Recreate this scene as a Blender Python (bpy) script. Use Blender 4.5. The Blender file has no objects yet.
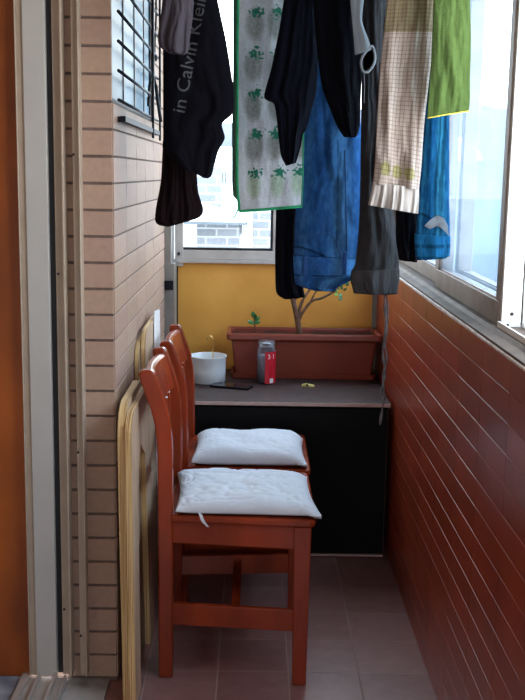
import bpy, bmesh, math, random
from mathutils import Vector, Matrix, noise
from mathutils.bvhtree import BVHTree
random.seed(7)
S = bpy.context.scene
COL = S.collection
# ------------------------------------------------------------------ camera geometry
F = 1015.0; H = 1.39
p = math.radians(9.84); yw = math.radians(.51); r = math.radians(.95)
FW = Vector((math.sin(yw)*math.cos(p), math.cos(yw)*math.cos(p), -math.sin(p)))
R0 = Vector((math.cos(yw), -math.sin(yw), 0)); U0 = R0.cross(FW)
RT = R0*math.cos(r) + U0*math.sin(r); UP = U0*math.cos(r) - R0*math.sin(r)
def ray(x, y): return RT*((x-262.5)/F) - UP*((y-350)/F) + FW
def atY(x, y, Y):
    d = ray(x, y); t = Y/d.y; return Vector((d.x*t, Y, H+d.z*t))
cd = bpy.data.cameras.new('camera'); cam = bpy.data.objects.new('camera', cd); COL.objects.link(cam)
M = Matrix((RT, UP, -FW)).transposed().to_4x4(); M.translation = Vector((0, 0, H)); cam.matrix_world = M
cd.sensor_fit = 'VERTICAL'; cd.sensor_height = 35; cd.lens = 35*F/700; cd.clip_start = .05; cd.clip_end = 2000
S.camera = cam

# ------------------------------------------------------------------ materials
MATS = {}
def nm(name):
    m = bpy.data.materials.new(name); m.use_nodes = True; nt = m.node_tree
    b = nt.nodes['Principled BSDF']; MATS[name] = m
    return m, nt, b
def N(nt, t, **k):
    n = nt.nodes.new(t)
    for a, v in k.items(): setattr(n, a, v)
    return n
def mat(name, c, rough=.6, var=.12, scale=20, bump=0., metal=0., stretch=(1,1,1), coat=0., attr=None, bscale=None, spec=.5, c2=None, detail=4):
    m, nt, b = nm(name); L = nt.links
    tc = N(nt, 'ShaderNodeTexCoord'); mp = N(nt, 'ShaderNodeMapping'); mp.inputs['Scale'].default_value = stretch
    L.new(tc.outputs['Object'], mp.inputs[0])
    no = N(nt, 'ShaderNodeTexNoise'); no.inputs['Scale'].default_value = scale; no.inputs['Detail'].default_value = detail
    L.new(mp.outputs[0], no.inputs['Vector'])
    ra = N(nt, 'ShaderNodeValToRGB'); ra.color_ramp.elements[0].position = .3; ra.color_ramp.elements[1].position = .7
    L.new(no.outputs['Fac'], ra.inputs[0])
    a = tuple(max(0, v*(1-var)) for v in c); z = tuple(min(1, v*(1+var)) for v in c) if c2 is None else c2
    ra.color_ramp.elements[0].color = (*a, 1); ra.color_ramp.elements[1].color = (*z, 1)
    out = ra.outputs[0]
    if attr:
        at = N(nt, 'ShaderNodeAttribute', attribute_name=attr)
        mx = N(nt, 'ShaderNodeMix', data_type='RGBA', blend_type='MULTIPLY'); mx.inputs[0].default_value = 1
        L.new(out, mx.inputs[6]); L.new(at.outputs['Color'], mx.inputs[7]); out = mx.outputs[2]
    L.new(out, b.inputs['Base Color'])
    b.inputs['Roughness'].default_value = rough; b.inputs['Metallic'].default_value = metal
    b.inputs['Coat Weight'].default_value = coat; b.inputs['Specular IOR Level'].default_value = spec
    if bump:
        n2 = N(nt, 'ShaderNodeTexNoise'); n2.inputs['Scale'].default_value = bscale or scale*3; n2.inputs['Detail'].default_value = 5
        L.new(mp.outputs[0], n2.inputs['Vector'])
        bp = N(nt, 'ShaderNodeBump'); bp.inputs['Strength'].default_value = bump; bp.inputs['Distance'].default_value = .004
        L.new(n2.outputs['Fac'], bp.inputs['Height']); L.new(bp.outputs[0], b.inputs['Normal'])
    return m
def glass(name, tint, refl=.12, haze=0., hazec=(.8,.9,1)):
    m, nt, b = nm(name); L = nt.links; nt.nodes.remove(b); out = nt.nodes['Material Output']
    tr = N(nt, 'ShaderNodeBsdfTransparent'); tr.inputs[0].default_value = (*tint, 1)
    gl = N(nt, 'ShaderNodeBsdfGlossy'); gl.inputs['Roughness'].default_value = .03
    fr = N(nt, 'ShaderNodeFresnel'); fr.inputs[0].default_value = 1.45
    fm = N(nt, 'ShaderNodeMath', operation='MULTIPLY'); fm.inputs[1].default_value = refl; L.new(fr.outputs[0], fm.inputs[0])
    mx = N(nt, 'ShaderNodeMixShader'); L.new(fm.outputs[0], mx.inputs[0]); L.new(tr.outputs[0], mx.inputs[1]); L.new(gl.outputs[0], mx.inputs[2])
    o = mx.outputs[0]
    if haze:
        df = N(nt, 'ShaderNodeBsdfTranslucent'); no = N(nt, 'ShaderNodeTexNoise'); no.inputs['Scale'].default_value = 6; no.inputs['Detail'].default_value = 6
        tc = N(nt, 'ShaderNodeTexCoord'); L.new(tc.outputs['Object'], no.inputs['Vector'])
        df.inputs[0].default_value = (*hazec, 1)
        mr = N(nt, 'ShaderNodeMapRange'); mr.inputs[3].default_value = haze*.6; mr.inputs[4].default_value = haze*1.4; L.new(no.outputs[0], mr.inputs[0])
        m2 = N(nt, 'ShaderNodeMixShader'); L.new(mr.outputs[0], m2.inputs[0]); L.new(o, m2.inputs[1]); L.new(df.outputs[0], m2.inputs[2]); o = m2.outputs[0]
    L.new(o, out.inputs[0]); return m

tile_beige = mat('beige_glazed_tile', (.41,.275,.21), .5, .06, 60, attr='Col', spec=.08)
grout_beige = mat('brown_grout', (.15,.10,.085), .9, .2, 60)
tile_red = mat('red_brown_glazed_tile', (.30,.050,.021), .30, .14, 9, bump=.03, bscale=14, attr='Col')
grout_red = mat('dark_red_grout', (.20,.085,.06), .8, .2, 60)
wood = mat('orange_brown_varnished_wood', (.255,.034,.0095), .24, .35, 9, stretch=(1,1,.22), coat=.08, spec=.4, bump=.03, bscale=90)
door_wood = mat('orange_wood_veneer', (.31,.062,.005), .45, .4, 4, stretch=(1.6,1.6,.7), c2=(.46,.11,.009))
ply_face = mat('plywood_face', (.52,.36,.24), .7, .15, 6, stretch=(3,3,.7), bump=.1)
alu_white = mat('white_painted_aluminium', (.50,.485,.46), .4, .04, 8)
alu_bright = mat('lit_end_and_track_aluminium', (.85,.85,.84), .35, .03, 8)  # white stands for daylight on the sash ends; sill tracks share it
alu_beige = mat('beige_anodised_aluminium', (.44,.35,.27), .42, .08, 14)
alu_grey = mat('weathered_grey_brown_aluminium', (.23,.18,.155), .5, .25, 14, metal=.1, bump=.1, spec=.25)
alu_pale = mat('pale_grey_aluminium', (.50,.45,.42), .4, .12, 14, metal=.15)
rubber = mat('black_rubber', (.008,.008,.011), .6, .2)
blackm = mat('black_painted_metal', (.005,.006,.012), .5, .2, spec=.2)
marble = mat('grey_marble', (.33,.34,.36), .25, .5, 9, c2=(.55,.55,.56), detail=10)
marble_blue = mat('blue_grey_marble', (.22,.27,.36), .25, .4, 10, c2=(.42,.48,.58), detail=10)
plaster = mat('cream_plaster', (.62,.56,.50), .85, .04, 8)
white_pl = mat('white_plaster', (.8,.8,.79), .85, .03, 5)
ochre = mat('ochre_painted_panel', (.86,.37,.05), .6, .10, 5, bump=.06, c2=(.93,.45,.085))
col_grey = mat('grey_painted_steel', (.25,.225,.20), .5, .15, 12)
cab_dark = mat('black_melamine', (.003,.003,.004), .6, .2, spec=.15)
cab_top = mat('dark_brown_melamine', (.050,.027,.026), .55, .3, 30, c2=(.068,.040,.038), spec=.2)
edge_pale = mat('pale_edge_band', (.50,.36,.32), .5, .1, 20)
terra = mat('red_brown_plastic', (.25,.045,.025), .38, .12, 8)
soil = mat('dark_soil', (.045,.018,.012), .95, .5, 60, bump=.8)
bark = mat('brown_bark', (.16,.075,.045), .85, .4, 60, bump=.6)
leafm = mat('jade_green_leaf', (.06,.20,.06), .4, .4, 30)
leafm2 = mat('yellow_green_leaf', (.30,.42,.07), .4, .3, 30)
enamel = mat('white_enamel', (.72,.74,.76), .25, .02)
brass = mat('brass_wire', (.75,.5,.18), .25, .1, metal=1)
redlab = mat('red_paper_label', (.66,.012,.03), .5, .05)
whitelab = mat('white_print', (.9,.88,.86), .5, .03)
phone_m = mat('black_phone_glass', (.01,.01,.013), .12, .1)
yellowm = mat('pale_yellow_plastic', (.75,.68,.22), .45, .1)
cushion_m = mat('white_cotton_cover', (.64,.67,.73), .9, .03, 15, bump=.12, bscale=45)
paperm = mat('white_card', (.75,.70,.68), .8, .05)
cordm = mat('grey_frayed_cord', (.12,.11,.115), .9, .3, 60, bump=.5)
steel = mat('brushed_steel_rod', (.5,.5,.5), .35, .05, metal=.8)
sealm = mat('pale_sealant', (.75,.68,.62), .7, .3, 40)
clear = glass('clear_glass', (.97,.99,.98), refl=.05)
jarglass = glass('jar_glass', (.84,.84,.88), refl=.8, haze=.12, hazec=(.8,.8,.85))
blueglass = glass('pale_blue_tinted_glass', (.78,.84,.87), refl=.05, haze=.10, hazec=(.42,.53,.70))
refl_glass = mat('sky_reflection_pane', (.13,.25,.34), .35, .2, 3, spec=.05)  # near-matt pane, the reflected blue sky painted in as its colour
def fabric(name, c=(1,1,1), var=.08, rough=.95, bump=.35, bscale=350, scale=40):
    m = mat(name, c, rough, var, scale, bump=bump, bscale=bscale, attr='Col', spec=.15)
    m.node_tree.nodes['Principled BSDF'].inputs['Specular IOR Level'].default_value = .06
    return m
fab = fabric('woven_fabric'); denim = fabric('blue_denim', var=.22, scale=60, bscale=500)
velour = fabric('terry_cloth', var=.15, bump=.6, bscale=420, scale=90)
def checkmat():
    m, nt, b = nm('checked_waffle_cotton'); L = nt.links
    uv = N(nt, 'ShaderNodeUVMap'); sep = N(nt, 'ShaderNodeSeparateXYZ'); L.new(uv.outputs[0], sep.inputs[0])
    def line(o, n, w):
        a = N(nt, 'ShaderNodeMath', operation='MULTIPLY'); a.inputs[1].default_value = n; L.new(o, a.inputs[0])
        f = N(nt, 'ShaderNodeMath', operation='FRACT'); L.new(a.outputs[0], f.inputs[0])
        g = N(nt, 'ShaderNodeMath', operation='LESS_THAN'); g.inputs[1].default_value = w; L.new(f.outputs[0], g.inputs[0]); return g.outputs[0]
    x = line(sep.outputs[0], 13, .22); y = line(sep.outputs[1], 62, .22)
    mx = N(nt, 'ShaderNodeMath', operation='MAXIMUM'); L.new(x, mx.inputs[0]); L.new(y, mx.inputs[1])
    at = N(nt, 'ShaderNodeAttribute', attribute_name='Col')
    c = N(nt, 'ShaderNodeMix', data_type='RGBA'); L.new(mx.outputs[0], c.inputs[0])
    c.inputs[6].default_value = (.42,.355,.32,1); c.inputs[7].default_value = (.26,.205,.18,1)
    d = N(nt, 'ShaderNodeMix', data_type='RGBA', blend_type='MULTIPLY'); d.inputs[0].default_value = 1
    L.new(c.outputs[2], d.inputs[6]); L.new(at.outputs['Color'], d.inputs[7]); L.new(d.outputs[2], b.inputs['Base Color'])
    b.inputs['Roughness'].default_value = .95
    bp = N(nt, 'ShaderNodeBump'); bp.inputs['Strength'].default_value = .5; bp.inputs['Distance'].default_value = .003; bp.invert = True
    L.new(mx.outputs[0], bp.inputs['Height']); L.new(bp.outputs[0], b.inputs['Normal'])
    return m
checkm = checkmat()
def gridmat(name, ax, size, org, ca, cb, grout, gw, rough, offset=0., bump=.4):
    """procedural tiles on a plane: ax = two object axes"""
    m, nt, b = nm(name); L = nt.links
    tc = N(nt, 'ShaderNodeTexCoord'); sep = N(nt, 'ShaderNodeSeparateXYZ'); L.new(tc.outputs['Object'], sep.inputs[0])
    def mth(op, a, bb=None, cc=None):
        n = N(nt, 'ShaderNodeMath', operation=op)
        for i, v in enumerate((a, bb, cc)):
            if v is None: continue
            if isinstance(v, (int, float)): n.inputs[i].default_value = v
            else: L.new(v, n.inputs[i])
        return n.outputs[0]
    u = mth('DIVIDE', mth('SUBTRACT', sep.outputs[ax[0]], org[0]), size[0]); v = mth('DIVIDE', mth('SUBTRACT', sep.outputs[ax[1]], org[1]), size[1])
    if offset: u = mth('ADD', u, mth('MULTIPLY', mth('FLOOR', v), offset))
    fu, fv = mth('FRACT', u), mth('FRACT', v)
    du = mth('MULTIPLY', mth('MINIMUM', fu, mth('SUBTRACT', 1., fu)), size[0]); dv = mth('MULTIPLY', mth('MINIMUM', fv, mth('SUBTRACT', 1., fv)), size[1])
    d = mth('MINIMUM', du, dv)
    g = N(nt, 'ShaderNodeMapRange'); g.inputs[1].default_value = gw*.5; g.inputs[2].default_value = gw; L.new(d, g.inputs[0])
    cb_ = N(nt, 'ShaderNodeCombineXYZ'); L.new(mth('FLOOR', u), cb_.inputs[0]); L.new(mth('FLOOR', v), cb_.inputs[1])
    wn = N(nt, 'ShaderNodeTexWhiteNoise'); L.new(cb_.outputs[0], wn.inputs[0])
    no = N(nt, 'ShaderNodeTexNoise'); no.inputs['Scale'].default_value = 22; no.inputs['Detail'].default_value = 8; L.new(tc.outputs['Object'], no.inputs['Vector'])
    mix = mth('ADD', mth('MULTIPLY', wn.outputs[0], .35), mth('MULTIPLY', no.outputs[0], .65))
    ra = N(nt, 'ShaderNodeValToRGB'); ra.color_ramp.elements[0].position = .25; ra.color_ramp.elements[1].position = .75
    ra.color_ramp.elements[0].color = (*ca, 1); ra.color_ramp.elements[1].color = (*cb, 1); L.new(mix, ra.inputs[0])
    mx = N(nt, 'ShaderNodeMix', data_type='RGBA'); L.new(g.outputs[0], mx.inputs[0]); mx.inputs[6].default_value = (*grout, 1); L.new(ra.outputs[0], mx.inputs[7])
    L.new(mx.outputs[2], b.inputs['Base Color'])
    rr = N(nt, 'ShaderNodeMapRange'); rr.inputs[3].default_value = .85; rr.inputs[4].default_value = rough; L.new(g.outputs[0], rr.inputs[0]); L.new(rr.outputs[0], b.inputs['Roughness'])
    bp = N(nt, 'ShaderNodeBump'); bp.inputs['Strength'].default_value = bump; bp.inputs['Distance'].default_value = .003; L.new(g.outputs[0], bp.inputs['Height']); L.new(bp.outputs[0], b.inputs['Normal'])
    return m
floor_m = gridmat('mauve_floor_tiles', (0,1), (.2,.2), (.112,2.68), (.235,.112,.106), (.35,.185,.172), (.38,.26,.24), .003, .32)
stone_m = gridmat('grey_stone_cladding', (0,2), (.62,.25), (.1,.05), (.13,.14,.16), (.19,.20,.23), (.33,.34,.36), .03, .9, offset=.5)
ext_white = mat('exterior_white_render', (.88,.90,.92), .8, .03, .5)
ext_grey = mat('exterior_grey_metal', (.08,.10,.12), .6, .2, 1)
ext_blue = mat('blue_grey_sheet_roof', (.05,.075,.12), .6, .25, 1.6, c2=(.095,.125,.18), detail=8)
hill_m = mat('distant_hill', (.10,.11,.15), .9, .15, .03)
ground_m = mat('pale_ground', (.45,.45,.44), .9, .1, .1)
plym = None
def plymat():
    m, nt, b = nm('layered_plywood_edge'); L = nt.links
    tc = N(nt, 'ShaderNodeTexCoord'); mp = N(nt, 'ShaderNodeMapping'); mp.inputs['Scale'].default_value = (420, 4, 3); L.new(tc.outputs['Object'], mp.inputs[0])
    no = N(nt, 'ShaderNodeTexNoise'); no.inputs['Scale'].default_value = 1; no.inputs['Detail'].default_value = 3; L.new(mp.outputs[0], no.inputs['Vector'])
    ra = N(nt, 'ShaderNodeValToRGB'); e = ra.color_ramp.elements
    e[0].position = .34; e[0].color = (.28,.12,.04,1); e[1].position = .5; e[1].color = (.62,.40,.17,1); x = e.new(.7); x.color = (.78,.58,.30,1)
    L.new(no.outputs[0], ra.inputs[0]); L.new(ra.outputs[0], b.inputs['Base Color']); b.inputs['Roughness'].default_value = .7
    return m
plym = plymat()

# ------------------------------------------------------------------ helpers
def tag(o, label=None, cat=None, group=None, kind=None):
    if label: o['label'] = label
    if cat: o['category'] = cat
    if group: o['group'] = group
    if kind: o['kind'] = kind
    return o
def thing(name, label, cat, loc=(0,0,0), group=None):
    o = bpy.data.objects.new(name, None); COL.objects.link(o); o.location = loc; o.empty_display_size = .05
    return tag(o, label, cat, group)
def obj(name, bm, m, parent=None, smooth=False, bevel=0, sub=0, world=True):
    me = bpy.data.meshes.new(name); bmesh.ops.recalc_face_normals(bm, faces=bm.faces); bm.to_mesh(me); bm.free()
    for x in (m if isinstance(m, (list, tuple)) else [m]): me.materials.append(x)
    if not me.color_attributes.get('Col'):
        ca = me.color_attributes.new('Col', 'FLOAT_COLOR', 'POINT')
        ca.data.foreach_set('color', [1.0]*(4*len(me.vertices)))
    o = bpy.data.objects.new(name, me); COL.objects.link(o)
    if smooth:
        for f in me.polygons: f.use_smooth = True
    if parent:
        o.parent = parent
        if world:   # geometry was given in world coordinates
            w = Vector((0,0,0)); q = parent
            while q: w += q.location; q = q.parent
            o.location = -w
    if bevel:
        b = o.modifiers.new('bevel', 'BEVEL'); b.width = bevel; b.segments = 2; b.limit_method = 'ANGLE'; b.angle_limit = .6
    if sub: s = o.modifiers.new('sub', 'SUBSURF'); s.levels = sub; s.render_levels = sub
    return o
def struct(name, bm, m, parent=None, **k):
    o = obj(name, bm, m, parent, **k)
    if not parent: o['kind'] = 'structure'
    return o
def sempty(name):
    o = bpy.data.objects.new(name, None); COL.objects.link(o); o['kind'] = 'structure'; return o
def box(x0, x1, y0, y1, z0, z1, bm=None, mi=0):
    bm = bm or bmesh.new()
    v = [bm.verts.new((x, y, z)) for x in (x0, x1) for y in (y0, y1) for z in (z0, z1)]
    for q in ((0,1,3,2), (4,6,7,5), (0,4,5,1), (2,3,7,6), (0,2,6,4), (1,5,7,3)):
        f = bm.faces.new([v[i] for i in q]); f.material_index = mi
    return bm
def prism(pts, axis, a, b, bm=None):
    """polygon of 2D points extruded along axis ('x': pts=(y,z); 'y': pts=(x,z); 'z': pts=(x,y))"""
    bm = bm or bmesh.new()
    mk = {'x': lambda q, t: (t, q[0], q[1]), 'y': lambda q, t: (q[0], t, q[1]), 'z': lambda q, t: (q[0], q[1], t)}[axis]
    A = [bm.verts.new(mk(q, a)) for q in pts]; B = [bm.verts.new(mk(q, b)) for q in pts]; n = len(pts)
    bm.faces.new(A); bm.faces.new(B[::-1])
    for i in range(n): bm.faces.new((A[i], B[i], B[(i+1) % n], A[(i+1) % n]))
    return bm
def tube(pts, rad, seg=10, bm=None, closed=False):
    bm = bm or bmesh.new(); pts = [Vector(q) for q in pts]; rings = []
    n = len(pts); rad = rad if isinstance(rad, (list, tuple)) else [rad]*n
    up = Vector((0,0,1))
    for i, q in enumerate(pts):
        t = (pts[min(i+1, n-1)] - pts[max(i-1, 0)]).normalized()
        s = t.cross(up if abs(t.z) < .9 else Vector((0,1,0))).normalized(); w = s.cross(t)
        rings.append([bm.verts.new(q + (s*math.cos(2*math.pi*k/seg) + w*math.sin(2*math.pi*k/seg))*rad[i]) for k in range(seg)])
    for a, b in zip(rings, rings[1:]):
        for k in range(seg): bm.faces.new((a[k], a[(k+1) % seg], b[(k+1) % seg], b[k]))
    bm.faces.new(rings[0][::-1]); bm.faces.new(rings[-1]); return bm
def smoothpts(pts, k=6):
    pts = [Vector(q) for q in pts]; out = []
    for i in range(len(pts)-1):
        a, b, c, d = pts[max(i-1,0)], pts[i], pts[i+1], pts[min(i+2, len(pts)-1)]
        for j in range(k):
            t = j/k; out.append(.5*((2*b)+(c-a)*t+(2*a-5*b+4*c-d)*t*t+(3*b-a-3*c+d)*t**3))
    out.append(pts[-1]); return out
def lathe(prof, c, seg=32, bm=None):
    bm = bm or bmesh.new(); rings = []
    for rr, z in prof:
        if rr < 1e-5: rings.append([bm.verts.new((c[0], c[1], c[2]+z))])
        else: rings.append([bm.verts.new((c[0]+rr*math.cos(2*math.pi*k/seg), c[1]+rr*math.sin(2*math.pi*k/seg), c[2]+z)) for k in range(seg)])
    for a, b in zip(rings, rings[1:]):
        for k in range(seg):
            k2 = (k+1) % seg
            if len(a) == 1 and len(b) == 1: continue
            if len(a) == 1: bm.faces.new((a[0], b[k2], b[k]))
            elif len(b) == 1: bm.faces.new((a[k], a[k2], b[0]))
            else: bm.faces.new((a[k], a[k2], b[k2], b[k]))
    return bm
def rrect(cx, cy, hx, hy, z, rad, n=5):
    o = []
    for sx, sy, a0 in ((1,1,0), (-1,1,90), (-1,-1,180), (1,-1,270)):
        for k in range(n+1):
            a = math.radians(a0 + 90*k/n); o.append((cx+sx*(hx-rad)+rad*math.cos(a), cy+sy*(hy-rad)+rad*math.sin(a), z))
    return o
def loft(loops, bm=None, cap0=True, cap1=True):
    bm = bm or bmesh.new(); R = [[bm.verts.new(q) for q in l] for l in loops]; n = len(R[0])
    for a, b in zip(R, R[1:]):
        for k in range(n): bm.faces.new((a[k], a[(k+1) % n], b[(k+1) % n], b[k]))
    if cap0: bm.faces.new(R[0][::-1])
    if cap1: bm.faces.new(R[-1])
    return bm
def add_tiles(bm, O, U, V, Nn, nu, nv, su, sv, gap, depth, bev, tint=.12, umax=None, vmax=None, skip=None, mi=1, us=0, vs=0, gu=None, bu=None):
    gu = gap if gu is None else gu; bu = bev if bu is None else bu
    """relief tiles; O = grid origin, U/V unit directions, Nn outward normal"""
    lay = bm.verts.layers.float_color.get('Col') or bm.verts.layers.float_color.new('Col')
    O, U, V, Nn = map(Vector, (O, U, V, Nn))
    for i in range(nu):
        for j in range(nv):
            a0, a1, b0, b1 = i*su+gu/2, (i+1)*su-gu/2, j*sv+gap/2, (j+1)*sv-gap/2
            a0 = max(a0, us); b0 = max(b0, vs)
            if umax is not None: a1 = min(a1, umax)
            if vmax is not None: b1 = min(b1, vmax)
            if a1-a0 < .006 or b1-b0 < .006: continue
            if skip and skip((a0+a1)/2, (b0+b1)/2): continue
            g = 1+random.uniform(-tint, tint); col = (g, g*(1+random.uniform(-tint*.3, tint*.3)), g*(1+random.uniform(-tint*.5, tint*.5)), 1)
            lo = [O+U*a+V*b for a, b in ((a0,b0),(a1,b0),(a1,b1),(a0,b1))]
            tilt = random.uniform(-.0006, .0006)
            rings = []
            for inset, iu, h in ((0,0,0), (0,0,depth-bev), (bev*.35,bu*.35, depth-bev*.3), (bev,bu,depth)):
                rings.append([bm.verts.new(O+U*a+V*b+Nn*(h+tilt*(1 if k > 1 else -1)*(h > 0))) for k, (a, b) in enumerate(((a0+iu,b0+inset),(a1-iu,b0+inset),(a1-iu,b1-inset),(a0+iu,b1-inset)))])
            for rr in rings:
                for v in rr: v[lay] = col
            for x, y in zip(rings, rings[1:]):
                for k in range(4):
                    f = bm.faces.new((x[k], x[(k+1)%4], y[(k+1)%4], y[k])); f.material_index = mi
            f = bm.faces.new(rings[-1]); f.material_index = mi
    return bm
def newwall():
    bm = bmesh.new(); bm.verts.layers.float_color.new('Col'); return bm

# ------------------------------------------------------------------ the setting
XL, XR, YE, ZC = -.366, .513, 4.2, 2.48
YB = -.7
struct('floor', box(XL-.02, XR+.06, YB, YE+.1, -.08, 0), floor_m)
struct('ceiling', box(-2.6, XR+.20, YB, YE+.15, ZC, ZC+.1), mat('brown_dimming_ceiling', (.26,.17,.11), .7, .2, 8))  # unseen ceiling, made brown to darken the upper walls
# right wall : parapet with red-brown tiles
bm = newwall(); box(XR, XR+.18, YB, YE+.1, 0, 1.034, bm)
add_tiles(bm, (XR, .965-4*.25, 1.034-17*.0635), (0,1,0), (0,0,1), (-1,0,0), 17, 17, .25, .0635, .0020, .0045, .0006, tint=.12, gu=.0012, bu=.0004, umax=YE-(.965-1.0), vs=17*.0635-1.034)
struct('wall_right', bm, [grout_red, tile_red])
struct('wall_lintel', box(XR, XR+.18, YB, YE+.1, 2.06, ZC), white_pl)  # unseen lintel, lowered to cut daylight on the upper pier
struct('light_block_near_right', box(XR, XR+.18, YB, 1.3, 1.036, 2.06), plaster)  # unseen wall added to block near daylight and darken the pier faces
# left wall (tiled) with the end pier
WY0, WY1, WZ0, WZ1 = 2.632, 3.62, 1.562, 2.237
bm = newwall()
XT = -.62
box(XT, XL, 2.62, YE+.1, 0, WZ0, bm); box(XT, XL, 2.62, YE+.1, WZ1, ZC, bm)
box(XT, XL, WY1, YE+.1, WZ0, WZ1, bm); box(XT, XL, 2.62, WY0, WZ0, WZ1, bm)
rows = 37; rz = .0675; z0 = 1.697-25*rz
inwin = lambda u, v: WY0-2.62 < u < WY1-2.62 and WZ0 < v+z0 < WZ1
add_tiles(bm, (XL, 2.62, z0), (0,1,0), (0,0,1), (1,0,0), 7, rows, .25, rz, .005, .004, .0012, tint=.08, gu=.0025, bu=.0006, umax=YE-.13-2.62, vmax=ZC-z0, vs=-z0,
          skip=lambda u, v: inwin(u, v))
# cut half tiles over the window corner strip, then the end face
add_tiles(bm, (XL+.004, 2.62, z0), (-1,0,0), (0,0,1), (0,-1,0), 1, rows, .25, rz, .007, .004, .0013, tint=.05, umax=.25, vmax=ZC-z0, vs=-z0)
struct('wall_left', bm, [grout_beige, tile_beige])
# end wall: grey post and ochre panel under the window
struct('trim_1', box(XL-.0, -.322, YE-.13, YE+.05, 0, 1.03), col_grey, bevel=.003)
br = bmesh.new(); box(-.362, -.326, YE-.145, YE-.13, .925, .962, br); tube([(-.345, YE-.15, .944), (-.345, YE-.142, .944)], .007, 10, br)
struct('trim_2', br, blackm, bevel=.002)
struct('wall_end', box(-.322, XR, YE, YE+.04, 0, 1.025), ochre)
struct('wall_end_top', box(XL, XR, YE, YE+.1, 2.25, ZC), white_pl)
struct('trim_3', box(-.326, -.318, YE-.008, YE, 0, 1.025), blackm)
struct('trim_4', box(XR-.022, XR-.004, YE-.02, YE, 0, 1.025), col_grey)
# room and balcony surroundings behind and beside the camera
bm = box(-2.6, -.5, YB-.1, YB, 0, ZC); box(.42, XR+.18, YB-.1, YB, 0, ZC, bm); box(-.5, .42, YB-.1, YB, 1.15, ZC, bm); box(-.5, .42, YB-.1, YB, 0, .55, bm)  # unseen opening added in the back wall to light the chairs frontally
struct('wall_back', bm, plaster)
struct('wall_room_side', box(-2.7, -2.6, YB, 2.75, 0, ZC), plaster)
struct('wall_room_end', box(-2.6, XT, 2.66, 2.75, 0, ZC), plaster)
struct('floor_room', box(-2.6, -.615, YB, 2.66, -.08, .018), marble_blue)
struct('trim_5', box(-.50, XL-.018, YB, 2.62, -.06, .008), marble)
# wooden door leaf seen edge of the room
d = sempty('door_1')
struct('door_panel', box(-1.45, -.600, 2.60, 2.64, .02, 2.3), door_wood, d)
struct('door_frame', box(-1.50, -1.45, 2.58, 2.66, .02, 2.3), door_wood, d, bevel=.004)
# aluminium sliding door frame at the pier
d = sempty('door_2'); zb = .03
def fbox(n, a, b, y0, m, parent=None, z0=zb, y1=2.62): return struct(n, box(a, b, y0, y1, z0, ZC), m, parent or d, bevel=.0015)
fbox('jamb_profile', -0.5940, -0.5780, 2.585, alu_beige)
fbox('edge_fin', -0.5965, -0.5935, 2.575, alu_beige)
fbox('door_stile', -0.5780, -0.5230, 2.58, alu_white)
fbox('dark_gap', -0.5230, -0.5080, 2.60, rubber)  # shaded gap beside the stile, drawn as a black strip
fbox('track_channel', -0.5080, -0.4870, 2.592, alu_beige)
fbox('channel_fin', -0.4870, -0.4815, 2.575, alu_beige)
fbox('channel_strip', -0.4610, -0.4435, 2.59, alu_beige)
fbox('strip_fin', -0.4445, -0.4405, 2.578, alu_beige)
for x, z, n in ((-.502, .22, 'screw'), (-.458, .145, 'screw'), (-.502, 1.13, 'screw'), (-.458, .66, 'screw'), (-.458, 1.43, 'screw')):
    y = 2.592 if x < -.5 else 2.59
    o = struct(n, tube([(x, y-.002, z), (x, y+.003, z)], .0033, 12), rubber, d)
for a, b, zt in ((-.618,-.600,.035), (-.575,-.568,.040), (-.530,-.522,.043), (-.505,-.50,.03)):
    struct('track_rail', box(a, b, YB, 2.59, .0, zt), alu_pale, d, bevel=.0015)
struct('track_base', box(-.618, -.498, YB, 2.59, .0, .022), alu_pale, d)

# ---- right windows
yS0, yS1 = 2.285, 3.125
def sash(name, x0, x1, y0, y1, z0, z1, st0, st1, rail, gm, fm, endm=None, toprail=.05):
    w = sempty(name)
    struct('bottom_rail', box(x0, x1, y0, y1, z0, z0+rail), fm, w, bevel=.002)
    struct('top_rail', box(x0, x1, y0, y1, z1-toprail, z1), fm, w, bevel=.002)
    struct('stile', box(x0, x1, y0, y0+st0, z0+rail, z1-toprail), fm, w, bevel=.002)
    struct('stile', box(x0, x1, y1-st1, y1, z0+rail, z1-toprail), fm, w, bevel=.002)
    struct('glass_pane', box((x0+x1)/2-.014, (x0+x1)/2-.010, y0+st0-.005, y1-st1+.005, z0+rail-.004, z1-toprail+.004), gm, w)
    struct('gasket', box(x0+.006, x0+.010, y0+st0-.002, y1-st1, z0+rail-.002, z0+rail+.004), edge_pale, w)
    return w
w1 = sash('window_1', .556, .60, yS0, yS1, 1.058, 2.06, .035, .06, .055, blueglass, alu_grey)
# the two stacked sash ends: daylight on them painted in as white
struct('lit_stile_end', box(.560, .604, yS0-.012, yS0+.001, 1.052, 2.06), alu_bright, w1, bevel=.002)
w2 = sash('window_2', .612, .654, yS0+.01, 3.1, 1.058, 2.06, .04, .05, .055, clear, alu_grey)
struct('lit_stile_end', box(.612, .656, yS0-.004, yS0+.011, 1.052, 2.06), alu_bright, w2, bevel=.002)
for w, x, y in ((w1, .583, yS0-.012), (w2, .628, yS0-.004)):
    struct('screw_hole', tube([(x, y-.002, 1.087), (x, y+.004, 1.087)], .0042, 14), rubber, w)
    struct('screw_hole', tube([(x-.008, y-.002, 1.062), (x-.008, y+.004, 1.062)], .003, 10), rubber, w)
w3 = sash('window_3', .575, .605, yS1+.003, 4.17, 1.058, 2.06, .035, .05, .05, blueglass, alu_grey)
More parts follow.
